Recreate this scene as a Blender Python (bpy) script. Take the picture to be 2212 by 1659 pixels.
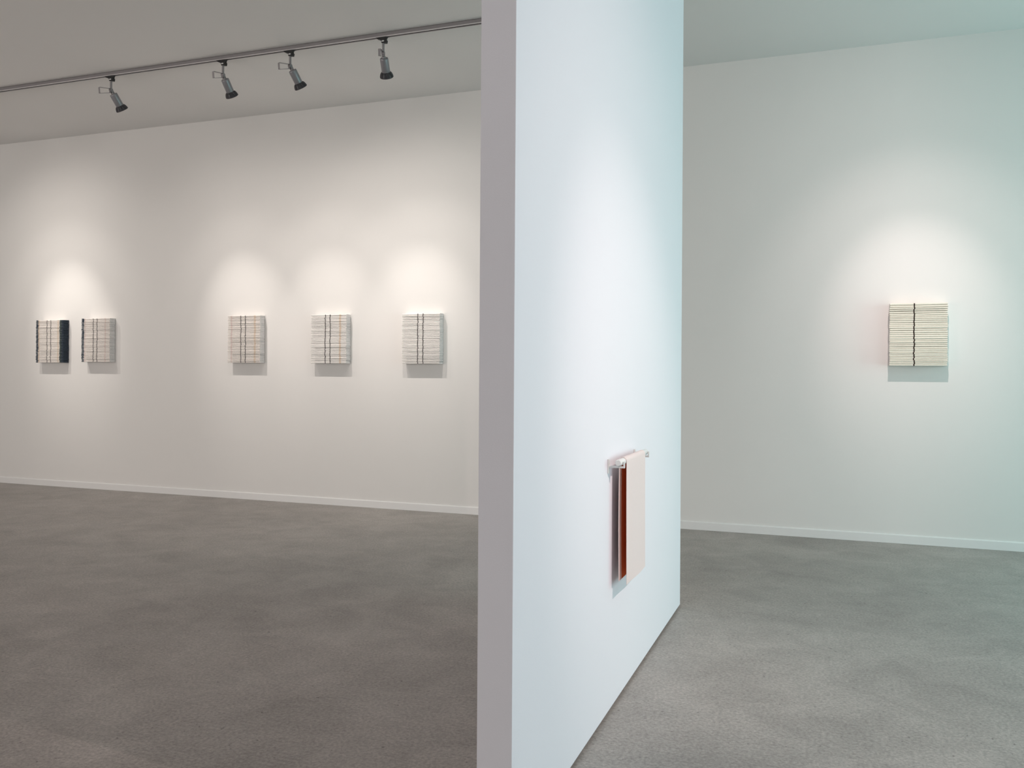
import bpy, bmesh, math, random
from mathutils import Vector, Matrix
for o in list(bpy.data.objects): bpy.data.objects.remove(o)
S = bpy.context.scene
C = S.collection
random.seed(7)

# ---------------------------------------------------------------- measures (metres)
CAM_H = 1.40
D = 7.878            # back wall
H = 4.133            # ceiling
PX, PT, PY1, PY2 = -0.8585, 0.1085, 2.346, 5.249   # partition: lit face, thickness, near and far end
XL, XR, YF = -11.0, 4.6, -4.6                       # left, right, front walls

# ---------------------------------------------------------------- camera
cd = bpy.data.cameras.new('camera'); cam = bpy.data.objects.new('camera', cd); C.objects.link(cam)
F, YAW, ROLL, CY, PITCH = 1891.07, 0.3533, 0.0062, 800.22, 0.0008
cd.sensor_fit = 'HORIZONTAL'; cd.sensor_width = 36.0; cd.lens = F/2212*36
cd.shift_y = (CY-829.5)/2212
cam.matrix_world = (Matrix.Translation((0, 0, CAM_H)) @ Matrix.Rotation(YAW, 4, 'Z')
                    @ Matrix.Rotation(math.pi/2+PITCH, 4, 'X') @ Matrix.Rotation(ROLL, 4, 'Z'))
cd.clip_start = 0.05
S.camera = cam

# ---------------------------------------------------------------- world, exposure, daylight and fills
S.view_settings.view_transform = 'Standard'; S.view_settings.look = 'None'
S.view_settings.gamma = 1.0; S.view_settings.exposure = 0.0; S.view_settings.use_curve_mapping = False
w = bpy.data.worlds.new('World'); S.world = w; w.use_nodes = True
w.node_tree.nodes['Background'].inputs[0].default_value = (0.55, 0.75, 0.85, 1)
w.node_tree.nodes['Background'].inputs[1].default_value = 0.08

def area(name, loc, rot, sx, sy, power, col, spread=math.pi):
    l = bpy.data.lights.new(name, 'AREA'); l.shape = 'RECTANGLE'; l.size = sx; l.size_y = sy
    l.energy = power; l.color = col; l.spread = spread
    o = bpy.data.objects.new(name, l); C.objects.link(o); o.location = loc; o.rotation_euler = rot
    return o
# daylight entering by the big side window (right wall), then two added fills
area('window_daylight', (XR-0.12, 1.9, 1.5), (0, math.radians(90), 0), 2.7, 5.4, 104, (0.86, 0.91, 0.975))
area('far_teal_fill', (XR-0.12, 6.3, 1.6), (0, math.radians(90), 0), 2.6, 2.0, 76, (0.46, 1.0, 0.96))  # added fill that turns the right-hand wall and floor teal
area('front_warm_fill', (-8.5, YF+0.12, 1.75), (math.radians(90), 0, 0), 4.0, 2.9, 276, (1.0, 0.935, 0.905))  # added warm fill for the ambient light of the left room

# ---------------------------------------------------------------- materials
def mat(name, col, rough=0.6, metal=0.0, var=0.0, scale=8.0, bump=0.0, bscale=60.0, spec=0.5, stretch=None):
    m = bpy.data.materials.new(name); m.use_nodes = True
    nt = m.node_tree; b = nt.nodes['Principled BSDF']
    b.inputs['Base Color'].default_value = (*col, 1); b.inputs['Roughness'].default_value = rough
    b.inputs['Metallic'].default_value = metal; b.inputs['Specular IOR Level'].default_value = spec
    tc = nt.nodes.new('ShaderNodeTexCoord'); src = tc.outputs['Object']
    if stretch:
        mp = nt.nodes.new('ShaderNodeMapping'); mp.inputs['Scale'].default_value = stretch
        nt.links.new(src, mp.inputs['Vector']); src = mp.outputs['Vector']
    if var:
        n = nt.nodes.new('ShaderNodeTexNoise'); n.inputs['Scale'].default_value = scale; n.inputs['Detail'].default_value = 5
        r = nt.nodes.new('ShaderNodeMapRange'); r.inputs[3].default_value = 1-var; r.inputs[4].default_value = 1+var
        mx = nt.nodes.new('ShaderNodeVectorMath'); mx.operation = 'SCALE'; mx.inputs[0].default_value = col
        nt.links.new(src, n.inputs['Vector']); nt.links.new(n.outputs['Fac'], r.inputs[0])
        nt.links.new(r.outputs[0], mx.inputs['Scale']); nt.links.new(mx.outputs[0], b.inputs['Base Color'])
    if bump:
        n2 = nt.nodes.new('ShaderNodeTexNoise'); n2.inputs['Scale'].default_value = bscale; n2.inputs['Detail'].default_value = 4
        bp = nt.nodes.new('ShaderNodeBump'); bp.inputs['Strength'].default_value = bump; bp.inputs['Distance'].default_value = 0.002
        nt.links.new(src, n2.inputs['Vector']); nt.links.new(n2.outputs['Fac'], bp.inputs['Height'])
        nt.links.new(bp.outputs[0], b.inputs['Normal'])
    return m

M_wall = mat('wall_paint', (0.81, 0.79, 0.768), 0.75, var=0.012, scale=1.3, bump=0.12, bscale=220, spec=0.25)
M_part = mat('partition_paint', (0.822, 0.812, 0.858), 0.7, var=0.01, scale=1.3, bump=0.1, bscale=220, spec=0.25)
M_ceil = mat('ceiling_paint', (0.81, 0.785, 0.775), 0.85, var=0.012, scale=0.9, bump=0.1, bscale=180, spec=0.2)
M_base = mat('baseboard_paint', (0.84, 0.83, 0.82), 0.4, var=0.01, scale=3, spec=0.4)
M_gap = mat('shadow_gap_black', (0.03, 0.03, 0.03), 0.9, var=0.1, scale=20)

def floor_mat():
    m = bpy.data.materials.new('concrete_floor'); m.use_nodes = True
    nt = m.node_tree; N = nt.nodes; L = nt.links; b = N['Principled BSDF']
    tc = N.new('ShaderNodeTexCoord')
    def noise(sc, det=6, rough=0.6, dist=0.0, seed=0.0):
        n = N.new('ShaderNodeTexNoise'); n.inputs['Scale'].default_value = sc; n.inputs['Detail'].default_value = det
        n.inputs['Roughness'].default_value = rough; n.inputs['Distortion'].default_value = dist
        mp = N.new('ShaderNodeMapping'); mp.inputs['Location'].default_value = (seed, seed*1.7, 0)
        L.new(tc.outputs['Object'], mp.inputs[0]); L.new(mp.outputs[0], n.inputs['Vector']); return n.outputs['Fac']
    def rng(src, a, b_, c, d):
        r = N.new('ShaderNodeMapRange'); r.inputs[1].default_value = a; r.inputs[2].default_value = b_
        r.inputs[3].default_value = c; r.inputs[4].default_value = d; L.new(src, r.inputs[0]); return r.outputs[0]
    def mul(a, b_):
        r = N.new('ShaderNodeMath'); r.operation = 'MULTIPLY'; L.new(a, r.inputs[0]); L.new(b_, r.inputs[1]); return r.outputs[0]
    big = rng(noise(0.55, 4, 0.6, 0.6, 3.1), 0.3, 0.7, 0.86, 1.12)
    mid = rng(noise(3.2, 7, 0.65, 0.8, 9.4), 0.3, 0.7, 0.86, 1.14)
    fine = rng(noise(75, 3, 0.7, 0, 1.2), 0.3, 0.7, 0.72, 1.28)
    sand = rng(noise(30, 6, 0.75, 0.5, 5.2), 0.3, 0.7, 0.90, 1.10)
    pits = rng(noise(42, 2, 0.5, 0, 6.6), 0.24, 0.31, 0.45, 1.0)
    v = mul(mul(mul(big, mid), mul(fine, sand)), pits)
    sc = N.new('ShaderNodeVectorMath'); sc.operation = 'SCALE'; sc.inputs[0].default_value = (0.370, 0.340, 0.318)
    L.new(v, sc.inputs['Scale']); L.new(sc.outputs[0], b.inputs['Base Color'])
    L.new(rng(noise(2.5, 5, 0.6, 0, 2.2), 0.3, 0.7, 0.40, 0.55), b.inputs['Roughness'])
    b.inputs['Specular IOR Level'].default_value = 0.35
    bp = N.new('ShaderNodeBump'); bp.inputs['Strength'].default_value = 0.25; bp.inputs['Distance'].default_value = 0.002
    L.new(mul(fine, pits), bp.inputs['Height']); L.new(bp.outputs[0], b.inputs['Normal'])
    return m
M_floor = floor_mat()

M_track = mat('track_aluminium', (0.30, 0.285, 0.29), 0.45, 0.5, var=0.04, scale=12)
M_tlip = mat('track_lip', (0.62, 0.60, 0.60), 0.4, 0.4, var=0.03, scale=12)
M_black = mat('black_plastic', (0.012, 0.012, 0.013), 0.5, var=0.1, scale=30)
M_silver = mat('grey_lamp_metal', (0.30, 0.295, 0.315), 0.38, 0.35, var=0.04, scale=20)
M_arm = mat('grey_arm_metal', (0.33, 0.31, 0.32), 0.42, 0.35, var=0.04, scale=20)
M_bell = mat('charcoal_finned_metal', (0.055, 0.053, 0.06), 0.5, 0.2, var=0.1, scale=30)
M_label = mat('clip_white', (0.75, 0.75, 0.74), 0.5, var=0.02)
M_lens = bpy.data.materials.new('lamp_glow'); M_lens.use_nodes = True
_b = M_lens.node_tree.nodes['Principled BSDF']
_b.inputs['Emission Color'].default_value = (1, 0.93, 0.84, 1); _b.inputs['Emission Strength'].default_value = 3.0
M_glass = bpy.data.materials.new('window_glass'); M_glass.use_nodes = True
_b = M_glass.node_tree.nodes['Principled BSDF']
_b.inputs['Transmission Weight'].default_value = 1.0; _b.inputs['Roughness'].default_value = 0.02; _b.inputs['Base Color'].default_value = (0.9, 0.98, 0.96, 1)
M_wframe = mat('window_frame_metal', (0.25, 0.26, 0.27), 0.45, 0.4, var=0.03)

def cloth(name, col, var=0.05):
    return mat(name, col, 0.9, var=var, scale=70, bump=0.5, bscale=420, spec=0.15)
M_linen = cloth('off_white_linen', (0.84, 0.79, 0.75))
M_white = cloth('white_linen', (0.87, 0.84, 0.81))
M_cream = cloth('cream_linen', (0.88, 0.83, 0.73))
M_cutend = cloth('cut_cloth_ends', (0.86, 0.80, 0.79), 0.12)
M_dark = cloth('charcoal_thread', (0.085, 0.075, 0.078), 0.2)
M_brown = cloth('dark_brown_thread', (0.04, 0.022, 0.018), 0.2)
M_maroon = cloth('maroon_thread', (0.11, 0.03, 0.025), 0.2)
M_tan = cloth('tan_thread', (0.77, 0.65, 0.54), 0.08)
M_pink = cloth('rose_thread', (0.76, 0.65, 0.61), 0.08)
M_navy = cloth('navy_cloth', (0.055, 0.070, 0.092), 0.3)
M_green = cloth('dark_green_cloth', (0.075, 0.095, 0.092), 0.3)

# ---------------------------------------------------------------- mesh helpers
def mesh_obj(name, bm, mats, parent=None, smooth=False):
    bmesh.ops.recalc_face_normals(bm, faces=bm.faces)
    me = bpy.data.meshes.new(name); bm.to_mesh(me); bm.free()
    for m in (mats if isinstance(mats, (list, tuple)) else [mats]): me.materials.append(m)
    if smooth:
        for p in me.polygons: p.use_smooth = True
    o = bpy.data.objects.new(name, me); C.objects.link(o)
    if parent: o.parent = parent
    return o
def box(bm, x0, x1, y0, y1, z0, z1, bevel=0.0, seg=2):
    g = bmesh.ops.create_cube(bm, size=1.0)['verts']
    for v in g:
        v.co = Vector((x0+(v.co.x+.5)*(x1-x0), y0+(v.co.y+.5)*(y1-y0), z0+(v.co.z+.5)*(z1-z0)))
    if bevel:
        es = list({e for v in g for e in v.link_edges})
        bmesh.ops.bevel(bm, geom=es, offset=bevel, segments=seg, affect='EDGES', profile=0.7)
def structure(name, boxes, m, parent=None, bevel=0.0, label=None):
    bm = bmesh.new()
    for b in boxes: box(bm, *b, bevel=bevel)
    o = mesh_obj(name, bm, m, parent)
    if not parent: o['kind'] = 'structure'
    if label: o['label'] = label
    return o
def lathe(bm, prof, n=28, cap=True, mfunc=None, M=Matrix.Identity(4)):
    rings = []
    for r, z in prof:
        rings.append([bm.verts.new(M @ Vector((r*math.cos(2*math.pi*k/n), r*math.sin(2*math.pi*k/n), z))) for k in range(n)])
    for a, b in zip(rings, rings[1:]):
        for k in range(n): bm.faces.new((a[k], a[(k+1) % n], b[(k+1) % n], b[k]))
    if cap:
        bm.faces.new(rings[0]); bm.faces.new(rings[-1])
def auto_smooth(o, ang=40):
    me = o.data
    for p in me.polygons: p.use_smooth = True
    bm = bmesh.new(); bm.from_mesh(me)
    for e in bm.edges:
        if len(e.link_faces) == 2 and e.calc_face_angle(0) > math.radians(ang): e.smooth = False
    bm.to_mesh(me); bm.free()
def tag(o, label, cat, group=None):
    o['label'] = label; o['category'] = cat
    if group: o['group'] = group
def thing(name, label, cat, loc=(0, 0, 0), rotz=0, group=None):
    o = bpy.data.objects.new(name, None); C.objects.link(o); o.empty_display_size = 0.1
    o.location = loc; o.rotation_euler = (0, 0, rotz); tag(o, label, cat, group); return o

# ---------------------------------------------------------------- room shell
T = 0.2
structure('floor', [(XL-T, XR+T, YF-T, D+T, -0.15, 0)], M_floor, label='mottled grey polished concrete floor running through both rooms')
structure('ceiling', [(XL-T, XR+T, YF-T, D+T, H, H+0.15)], M_ceil, label='plain grey-white painted ceiling')
structure('wall_back', [(XL-T, XR+T, D, D+T, 0, H)], M_wall, label='long off-white back wall carrying six textile reliefs')
structure('wall_left', [(XL-T, XL, YF-T, D, 0, H)], M_wall)
# right wall with the side window and a far opening added for the fill
W1 = (-0.8, 4.6, 0.15, 2.85); W3 = (5.3, 7.3, 0.3, 2.9)
structure('wall_right', [(XR, XR+T, YF-T, W1[0], 0, H), (XR, XR+T, W1[1], W3[0], 0, H), (XR, XR+T, W3[1], D, 0, H),
    (XR, XR+T, W1[0], W1[1], 0, W1[2]), (XR, XR+T, W1[0], W1[1], W1[3], H), (XR, XR+T, W3[0], W3[1], 0, W3[2]), (XR, XR+T, W3[0], W3[1], W3[3], H)], M_wall)
# front wall (behind the camera) with an opening added at its left for the fill
FX0, FX1, FZ0, FZ1 = -10.5, -6.5, 0.3, 3.2
structure('wall_front', [(XL, FX0, YF-T, YF, 0, H), (FX1, XR, YF-T, YF, 0, H), (FX0, FX1, YF-T, YF, 0, FZ0), (FX0, FX1, YF-T, YF, FZ1, H)], M_wall)
def window(name, horiz, a0, a1, z0, z1, plane, n):
    f = 0.06; bx = []
    def B(u0, u1, w0, w1, d0=0.04, d1=0.10):
        bx.append((u0, u1, plane-d1, plane-d0, w0, w1) if horiz else (plane+d0, plane+d1, u0, u1, w0, w1))
    B(a0, a1, z0, z0+f); B(a0, a1, z1-f, z1); B(a0, a0+f, z0+f, z1-f); B(a1-f, a1, z0+f, z1-f)
    for k in range(1, n): u = a0+(a1-a0)*k/n; B(u-f/2, u+f/2, z0+f, z1-f)
    o = structure(name, bx, M_wframe)
    for k in range(n):
        u0 = a0+(a1-a0)*k/n+f*(1 if k == 0 else .5); u1 = a0+(a1-a0)*(k+1)/n-f*(1 if k == n-1 else .5)
        bm = bmesh.new()
        if horiz: box(bm, u0, u1, plane-0.075, plane-0.065, z0+f, z1-f)
        else: box(bm, plane+0.065, plane+0.075, u0, u1, z0+f, z1-f)
        mesh_obj('pane', bm, M_glass, o)
window('window_1', False, *W1, XR, 3)
window('fill_window_far', False, *W3, XR, 1)  # unseen window, added to house the far teal fill
window('fill_window_front', True, FX0, FX1, FZ0, FZ1, YF, 2)  # unseen window, added to house the warm front fill
# baseboards: a board with an eased top edge
def baseboard(name, x0, x1):
    bm = bmesh.new(); h, t = 0.075, 0.014
    prof = [(D, 0.001), (D-t, 0.001), (D-t, h-0.008), (D-t+0.002, h-0.0035), (D-t+0.007, h), (D, h)]
    a = [bm.verts.new((x0, y, z)) for y, z in prof]; b = [bm.verts.new((x1, y, z)) for y, z in prof]
    n = len(prof)
    for k in range(n): bm.faces.new((a[k], a[(k+1) % n], b[(k+1) % n], b[k]))
    bm.faces.new(a); bm.faces.new(b)
    o = mesh_obj(name, bm, M_base); o['kind'] = 'structure'; o['label'] = 'low white baseboard along the foot of the back wall'
baseboard('baseboard_back', XL, XR)
# the free-standing partition with a shadow gap at its foot
part = structure('wall_partition', [(PX-PT, PX, PY1, PY2, 0.016, H)], M_part, bevel=0.003, label='tall white partition between the two rooms, seen end-on and along its bright right face')
structure('plinth', [(PX-PT+0.02, PX-0.02, PY1+0.02, PY2-0.02, 0, 0.017)], M_gap, parent=part)

# ---------------------------------------------------------------- lighting track
TY = 6.288
def track(x0, x1, name, label):
    t = thing(name, label, 'lighting track', ((x0+x1)/2, TY, H))
    hx = (x1-x0)/2; wv = 0.019; ht = 0.036
    bm = bmesh.new()
    box(bm, -hx, hx, -wv, wv, -0.006, -0.003); box(bm, -hx, hx, -wv, -wv+0.004, -ht+0.006, -0.006); box(bm, -hx, hx, wv-0.004, wv, -ht+0.006, -0.006)
    mesh_obj('housing', bm, M_track, t)
    bm = bmesh.new()
    box(bm, -hx, hx, -wv-0.002, -0.012, -ht, -ht+0.006); box(bm, -hx, hx, 0.015, wv+0.001, -ht, -ht+0.006)
    mesh_obj('rail_lip', bm, M_tlip, t)
    bm = bmesh.new()
    box(bm, -hx, hx, -wv+0.003, wv-0.003, -0.003, 0.0); box(bm, -hx, hx, -wv+0.004, wv-0.004, -0.016, -0.006); box(bm, -hx, hx, -wv+0.004, -0.011, -0.028, -0.016); box(bm, -hx, hx, 0.011, wv-0.004, -0.028, -0.016)  # first box: black strip standing in for the contact shadow under the ceiling
    mesh_obj('channel_and_shade_strip', bm, M_black, t)
    return t
track(XL+0.3, 3.2, 'lighting_track', 'long thin grey lighting track fixed across the ceiling in front of the back wall')

# ---------------------------------------------------------------- track spotlights
def make_spot(name, label, base, target, power, halo, col=(1.0, 0.93, 0.85), blend=1.0, group='track spotlights along the ceiling rail', spill=22):
    bx, by = base
    az = math.atan2(-(target[0]-bx), target[1]-by)          # local +Y looks at the target
    t = thing(name, label, 'spotlight', (bx, by, H-0.036), az, group)
    # adaptor stays in line with the track
    bm = bmesh.new()
    vs = [(-0.062, 0.0), (-0.05, -0.010), (-0.022, -0.020), (-0.012, -0.030), (-0.010, -0.046), (0.030, -0.050), (0.034, -0.030), (0.026, -0.016), (0.034, 0.0)]
    a = [bm.verts.new((x, -0.014, z)) for x, z in vs]; b = [bm.verts.new((x, 0.014, z)) for x, z in vs]
    for k in range(len(vs)): bm.faces.new((a[k], a[(k+1) % len(vs)], b[(k+1) % len(vs)], b[k]))
    bm.faces.new(a); bm.faces.new(b)
    ad = mesh_obj('adaptor', bm, M_black, t); ad.rotation_euler = (0, 0, -az)
    bm = bmesh.new(); box(bm, -0.006, 0.014, -0.017, -0.0142, -0.038, -0.028, 0.001)
    mesh_obj('clip', bm, M_label, ad)
    # flat stem
    bm = bmesh.new(); lathe(bm, [(0.0085, -0.119), (0.0100, -0.116), (0.0100, -0.046)], 18)
    mesh_obj('stem', bm, M_arm, t)
    # aiming handle: a strip bent in a rectangular loop, pointing away from the wall
    bm = bmesh.new(); hw = 0.010; q = 0.0025
    z0, z1, y1 = -0.186, -0.134, -0.120
    pts = [(-0.008, z1+0.018), (y1+0.004, z1+0.002), (y1, z1-0.002), (y1+0.004, z0), (y1+0.010, z0-0.003), (-0.008, z0+0.030)]
    cx = sum(p[0] for p in pts)/6; cz = sum(p[1] for p in pts)/6
    ring = []
    for (y, z) in pts:
        dv = Vector((cx-y, cz-z)); dv = Vector((q if y < cx else -q, q*1.1 if z < cz else -q*1.1))
        ring.append([bm.verts.new((sx*hw, yy, zz)) for sx, yy, zz in ((-1, y, z), (1, y, z), (1, y+dv.x, z+dv.y), (-1, y+dv.x, z+dv.y))])
    for A, B in zip(ring, ring[1:]+ring[:1]):
        for k in range(4): bm.faces.new((A[k], A[(k+1) % 4], B[(k+1) % 4], B[k]))
    mesh_obj('handle', bm, M_arm, t)
    # head pivots here
    piv = Vector((0, 0.0, -0.128))
    hd = math.hypot(target[0]-bx, target[1]-by); dz = (H-0.036-0.128)-target[2]
    tilt = math.atan2(hd, dz)                                # from straight down
    R = Matrix.Translation(piv) @ Matrix.Rotation(tilt, 4, 'X')
    bm = bmesh.new()
    # knuckle, tapered neck plates
    bmK = bmesh.new()
    MK = Matrix.Translation(piv) @ Matrix.Rotation(math.pi/2, 4, 'Y')
    lathe(bmK, [(0.014, -0.013), (0.014, 0.013)], 20, M=MK)
    for v in list(bmK.verts): pass
    g0 = len(bmK.verts)
    box(bmK, -0.0105, -0.0065, -0.012, 0.012, -0.036, 0.006)
    box(bmK, 0.0065, 0.0105, -0.012, 0.012, -0.036, 0.006)
    lathe(bmK, [(0.016, -0.042), (0.016, -0.030), (0.012, -0.024)], 20)
    bmK.verts.ensure_lookup_table()
    for v in bmK.verts[g0:]: v.co = R @ v.co
    k = mesh_obj('knuckle', bmK, M_arm, t); auto_smooth(k)
    bmB = bmesh.new()
    lathe(bmB, [(0.012, -0.037), (0.030, -0.038), (0.034, -0.042), (0.0345, -0.047), (0.0345, -0.150), (0.033, -0.153), (0.020, -0.154)], 36, M=R)
    o = mesh_obj('lamp_body', bmB, M_silver, t); auto_smooth(o)
    # finned bell (heat sink of the lamp)
    bmF = bmesh.new(); n = 72; prof = [(0.024, -0.148), (0.040, -0.152), (0.048, -0.162), (0.0545, -0.180), (0.0560, -0.192), (0.052, -0.196), (0.046, -0.193)]
    rings = []
    for j, (r, z) in enumerate(prof):
        rg = []
        for q_ in range(n):
            ph = q_ % 6
            dr = 0.0 if (j in (0, 4, 5, 6)) else (-0.006 if ph in (0, 1) else 0.0)
            an = 2*math.pi*q_/n; rg.append(bmF.verts.new(R @ Vector(((r+dr)*math.cos(an), (r+dr)*math.sin(an), z))))
        rings.append(rg)
    for A, B in zip(rings, rings[1:]):
        for q_ in range(n): bmF.faces.new((A[q_], A[(q_+1) % n], B[(q_+1) % n], B[q_]))
    bmF.faces.new(rings[0])
    bl = mesh_obj('bell', bmF, M_bell, t); bl['label'] = 'charcoal ribbed bell'
    bmL = bmesh.new(); lathe(bmL, [(0.001, -0.1905), (0.030, -0.1915), (0.0455, -0.1945), (0.0455, -0.190), (0.001, -0.187)], 36, M=R)
    mesh_obj('lens', bmL, M_lens, t)
    l = bpy.data.lights.new('spot_beam', 'SPOT'); l.energy = power; l.color = col; l.spot_size = math.radians(36); l.spot_blend = blend
    l.shadow_soft_size = 0.012
    lo = bpy.data.objects.new('spot_beam', l); C.objects.link(lo); lo.parent = t
    lo.matrix_local = R @ Matrix.Translation((0, 0, -0.205))
    l3 = bpy.data.lights.new('halo_beam', 'SPOT'); l3.energy = halo; l3.color = col; l3.spot_size = math.radians(66); l3.spot_blend = blend
    l3.shadow_soft_size = 0.012
    lo3 = bpy.data.objects.new('halo_beam', l3); C.objects.link(lo3); lo3.parent = t
    lo3.matrix_local = R @ Matrix.Translation((0, 0, -0.205))
    l2 = bpy.data.lights.new('spill_light', 'SPOT'); l2.energy = spill; l2.color = col; l2.spot_size = math.radians(125); l2.spot_blend = 1.0
    l2.shadow_soft_size = 0.03
    lo2 = bpy.data.objects.new('spill_light', l2); C.objects.link(lo2); lo2.parent = t
    lo2.matrix_local = R @ Matrix.Translation((0, 0, -0.205))
    return t

WARM = (1.0, 0.925, 0.86)
AZ = 1.80
make_spot('track_spotlight', 'grey track spotlight tilted right, leftmost on the ceiling rail, far from the rest', (-6.277+.0, TY), (-5.95, D, AZ), 98, 26, WARM)
make_spot('track_spotlight', 'grey track spotlight tilted right, second from the left on the ceiling rail', (-5.024, TY), (-4.90, D, AZ), 76, 30, WARM)
make_spot('track_spotlight', 'grey track spotlight tilted right, third from the left, with open loop handle', (-4.335, TY), (-3.86, D, AZ), 60, 22, WARM)
make_spot('track_spotlight', 'nearly upright grey track spotlight, closest to the white partition', (-3.448, TY), (-3.84, D, AZ), 52, 26, WARM)
# spotlights beyond the picture's edge that light the pair at the left, the relief at the right and the hanging cloth
make_spot('track_spotlight', 'track spotlight out of frame at the left, nearer the visible ones', (-8.30, TY), (-8.42, D, AZ), 64, 22, (1.0, 0.935, 0.865))
make_spot('track_spotlight', 'track spotlight out of frame at the far left end', (-9.10, TY), (-8.40, D, AZ), 64, 22, (1.0, 0.935, 0.865))
make_spot('track_spotlight', 'track spotlight above the right-hand relief, out of frame', (0.52, 5.72), (0.62, D, AZ), 122, 62, (1.0, 0.83, 0.80))
tr2 = thing('lighting_track', 'short grey lighting track above the right-hand room, out of frame', 'lighting track', (2.4, 2.2, H))
bm = bmesh.new(); box(bm, -0.019, 0.019, -1.6, 1.6, -0.036, 0.0); mesh_obj('housing', bm, M_track, tr2)
make_spot('track_spotlight', 'track spotlight aimed at the hanging pink cloth, out of frame', (2.4, 1.9), (PX, 3.95, 1.0), 275, 170, (1.0, 0.80, 0.75), spill=30)

# ---------------------------------------------------------------- stacked textile reliefs
def relief(label, x0, x1, z0, z1, layers, stripes, base, endL, endR, depth=0.085, ends=None, seed=1, group='stacked cloth reliefs on the back wall'):
    """stripes: (from, to, material, jitter) as fractions of the width; every folded layer is a piece of its own"""
    rnd = random.Random(seed)
    w_ = x1-x0
    t = thing('textile_relief', label, 'artwork', ((x0+x1)/2, D, z0), 0, group)
    mats = [base, endL, endR]+[s[2] for s in stripes]
    bm = bmesh.new(); box(bm, -w_/2+0.02, w_/2-0.02, -0.03, -0.001, 0.02, (z1-z0)-0.02)
    mesh_obj('backing', bm, M_gap, t)
    hs = [1+rnd.uniform(-0.16, 0.16) for _ in range(layers)]; k = (z1-z0)/sum(hs); z = 0.0
    drift = 0.0
    for i in range(layers):
        h = hs[i]*k
        gap = rnd.choice([0.0008, 0.0012, 0.0016, 0.0022, 0.0038])
        za, zb = z+gap/2, z+h-gap/2; z += h
        dj = rnd.uniform(-0.0022, 0.0022); lj = rnd.uniform(-0.0025, 0.0025); rj = rnd.uniform(-0.0025, 0.0025)
        drift = drift*0.6+rnd.uniform(-0.0018, 0.0018)
        L, R_ = -w_/2+lj, w_/2+rj
        cuts = [(L, None), (R_, None)]; spans = []
        for j, (f0, f1, m_, jit) in enumerate(stripes):
            js = drift+rnd.uniform(-jit, jit)
            a = -w_/2+f0*w_+js; b = -w_/2+f1*w_+js
            if f0 <= 0: a = L
            if f1 >= 1: b = R_
            spans.append((max(a, L), min(b, R_), 3+j))
        xs = sorted(set([L, R_]+[s for sp in spans for s in sp[:2]]+[L+(R_-L)*q/5 for q in range(1, 5)]))
        bowA, bowB = rnd.uniform(-0.0007, 0.0007), rnd.uniform(-0.0006, 0.0006)
        hh = (zb-za)/2; zc = (za+zb)/2; r = hh*0.95
        yf = -depth+dj
        prof = [(-0.004, za), (yf+r*1.0, za), (yf+r*0.35, zc-hh*0.72), (yf, zc-hh*0.22), (yf, zc+hh*0.30), (yf+r*0.35, zc+hh*0.80), (yf+r*1.1, zb), (-0.004, zb)]
        bm = bmesh.new(); cols = []
        for x in xs:
            u = (x-L)/(R_-L)
            dz = bowA*math.sin(math.pi*u)+bowB*math.sin(2*math.pi*u)
            e = min(u, 1-u)*(R_-L)
            sq = 1.0
            cols.append([bm.verts.new((x, y, zz+dz)) for y, zz in prof])
        n = len(prof)
        for ci in range(len(xs)-1):
            xm = (xs[ci]+xs[ci+1])/2; mi = 0
            for a, b, idx in spans:
                if a < xm < b: mi = idx
            for q in range(n):
                f = bm.faces.new((cols[ci][q], cols[ci][(q+1) % n], cols[ci+1][(q+1) % n], cols[ci+1][q])); f.material_index = mi
        f = bm.faces.new(cols[0]); f.material_index = 1
        f = bm.faces.new(cols[-1]); f.material_index = 2
        mesh_obj('folded_layer', bm, mats, t)
    return t

J = 0.0022
def two_lines(a, b, wd=0.022, jit=J): return [(a-wd/2, a+wd/2, M_dark, jit), (b-wd/2, b+wd/2, M_dark, jit)]
Z0, Z1 = 1.472, 1.972
relief('stacked cloth block with navy bands down both edges, leftmost on the back wall', -8.898, -8.475, 1.466, 1.968, 34,
       [(0, 0.085, M_navy, 0.003), (0.085, 0.13, M_tan, 0.001)]+two_lines(0.404, 0.543)+[(0.79, 0.83, M_tan, 0.001), (0.865, 0.93, M_green, 0.001), (0.93, 1, M_navy, 0.0)], M_linen, M_navy, M_navy, seed=11)
relief('stacked cloth block with navy band on its left edge only, pale right side', -8.195, -7.777, 1.474, 1.978, 34,
       [(0, 0.088, M_navy, 0.003), (0.10, 0.14, M_pink, 0.001)]+two_lines(0.419, 0.553)+[(0.82, 0.86, M_pink, 0.001)], M_linen, M_navy, M_cutend, seed=12)
relief('stacked cloth block with rose and tan stripes either side of two dark lines', -6.141, -5.728, 1.472, 1.978, 34,
       [(0.09, 0.135, M_pink, 0.001)]+two_lines(0.407, 0.547)+[(0.81, 0.865, M_tan, 0.001)], M_linen, M_linen, M_cutend, seed=13)
relief('stacked cloth block with one tan stripe right of two dark lines', -5.099, -4.679, 1.468, 1.972, 34,
       two_lines(0.409, 0.548)+[(0.80, 0.85, M_tan, 0.001)], M_white, M_white, M_cutend, seed=14)
relief('plain white stacked cloth block with only two dark lines, nearest the partition', -4.04, -3.629, 1.466, 1.964, 34,
       two_lines(0.42, 0.56), M_white, M_white, M_cutend, seed=15, depth=0.09)
relief('cream stacked cloth block with a single black-brown line, alone on the right-hand wall', 0.418, 0.845, 1.462, 1.972, 32,
       [(0.416, 0.438, M_brown, 0.0022)], M_cream, M_cutend, M_cutend, seed=16, depth=0.11)

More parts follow.
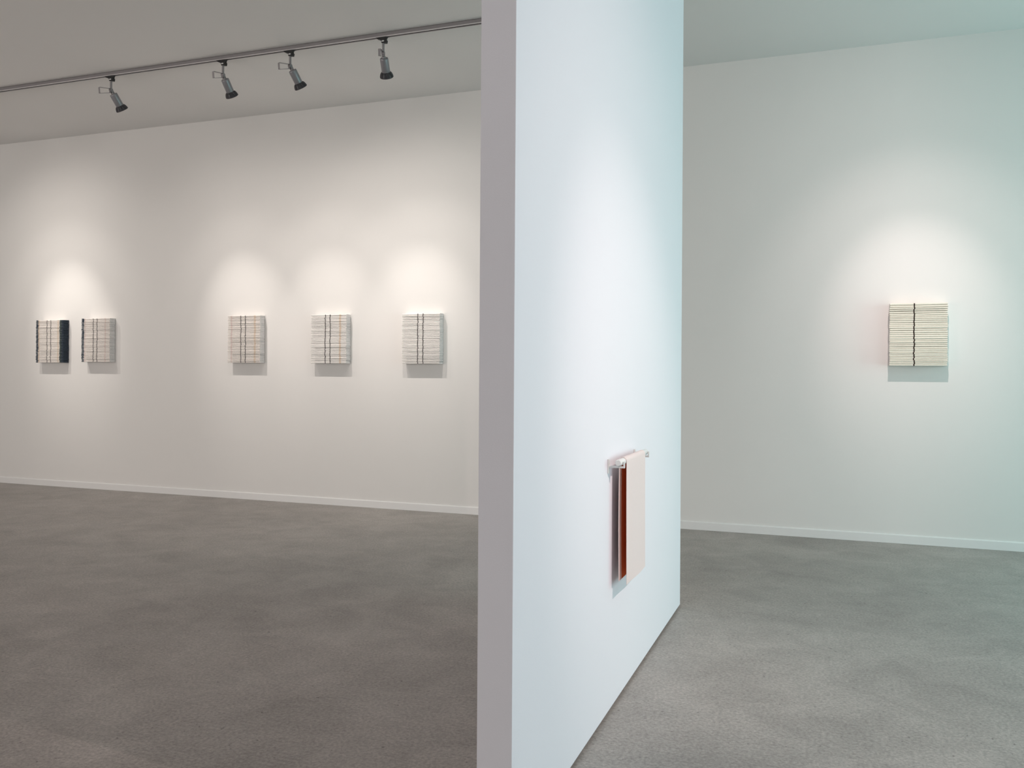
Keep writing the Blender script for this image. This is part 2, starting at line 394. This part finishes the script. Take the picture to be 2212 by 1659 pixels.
# ---------------------------------------------------------------- cloth hung over a tube on the partition
YN, YFAR, RZ, RX = 3.515, 3.885, 1.035, 0.048
bk = thing('hanging_rail', 'white tube on two small wall hooks low on the bright side of the partition', 'rail', (PX, (YN+YFAR)/2, RZ))
yc = (YN+YFAR)/2
bm = bmesh.new()
MR = Matrix.Translation((RX, 0, 0)) @ Matrix.Rotation(math.pi/2, 4, 'X')
lathe(bm, [(0.0105, -0.268), (0.0135, -0.264), (0.0135, 0.264), (0.0105, 0.268)], 24, M=MR)
o = mesh_obj('tube', bm, M_label, bk); auto_smooth(o)
for s in (-1, 1):
    bm = bmesh.new(); yy = s*0.245
    box(bm, 0.0, 0.006, yy-0.010, yy+0.010, -0.045, 0.012, 0.002)
    box(bm, 0.004, RX, yy-0.006, yy+0.006, -0.022, -0.014, 0.001)
    box(bm, RX-0.003, RX+0.022, yy-0.006, yy+0.006, -0.022, -0.0145, 0.001)
    box(bm, RX+0.0165, RX+0.022, yy-0.006, yy+0.006, -0.016, 0.004, 0.001)
    mesh_obj('hook', bm, M_label, bk)
M_cl_out = cloth('pale_pink_cloth', (0.92, 0.845, 0.825), 0.02)
M_cl_in = cloth('rust_orange_lining', (0.88, 0.32, 0.15), 0.06)
for m_, c_ in ((M_cl_out, (0.9, 0.42, 0.25)), (M_cl_in, (0.9, 0.42, 0.25))):      # thin cloth lets some light through
    nt = m_.node_tree; tr = nt.nodes.new('ShaderNodeBsdfTranslucent'); tr.inputs[0].default_value = (*c_, 1)
    mx = nt.nodes.new('ShaderNodeMixShader'); mx.inputs[0].default_value = 0.20 if m_ is M_cl_out else 0.28
    nt.links.new(nt.nodes['Principled BSDF'].outputs[0], mx.inputs[1]); nt.links.new(tr.outputs[0], mx.inputs[2])
    nt.links.new(mx.outputs[0], nt.nodes['Material Output'].inputs['Surface'])

bm = bmesh.new()
# profile from the front hem, up, over the tube, down to the back hem (x away from the wall, z)
R0 = 0.0160; path = []
nf = 14
for k in range(nf):
    u = k/nf; zz = -0.505+u*0.505; path.append((RX+R0+0.004*(1-u)**1.2, zz))
for k in range(9):
    a = math.pi*k/8; path.append((RX+R0*math.cos(a), R0*math.sin(a)))
for k in range(1, nf+1):
    u = k/nf; path.append((RX-R0-0.002*math.sin(u*math.pi)+0.001*u, -u*0.492))
ny = 16; hw = (YFAR-YN)/2; th = 0.0016
grid = []; gin = []
for j in range(ny+1):
    y = -hw+2*hw*j/ny; a = []; b = []
    for k, (x, z) in enumerate(path):
        sag = (1 if k < nf else 0)*(1-k/nf)
        x2 = x+0.0022*math.sin(y*17+0.6)*sag
        p0 = Vector(path[max(k-1, 0)]); p1 = Vector(path[min(k+1, len(path)-1)]); d = (p1-p0).normalized(); nrm = Vector((d.y, -d.x))
        a.append(bm.verts.new((x2+nrm.x*0, y, z))); b.append(bm.verts.new((x2-nrm.x*th, y, z-nrm.y*th)))
    grid.append(a); gin.append(b)
for j in range(ny):
    for k in range(len(path)-1):
        f = bm.faces.new((grid[j][k], grid[j+1][k], grid[j+1][k+1], grid[j][k+1])); f.material_index = 0
        hem = (j < 2)
        f = bm.faces.new((gin[j][k], gin[j][k+1], gin[j+1][k+1], gin[j+1][k])); f.material_index = 0 if hem else 1
for k in range(len(path)-1):
    bm.faces.new((grid[0][k], grid[0][k+1], gin[0][k+1], gin[0][k])); bm.faces.new((grid[ny][k], gin[ny][k], gin[ny][k+1], grid[ny][k+1]))
for j in range(ny):
    bm.faces.new((grid[j][0], gin[j][0], gin[j+1][0], grid[j+1][0])); bm.faces.new((grid[j][-1], grid[j+1][-1], gin[j+1][-1], gin[j][-1]))
cl = mesh_obj('draped_cloth', bm, [M_cl_out, M_cl_in], smooth=False); auto_smooth(cl, 50)
cl.location = (PX, yc, RZ)
tag(cl, 'pale pink cloth with rust-orange lining folded over the white tube on the partition', 'cloth')
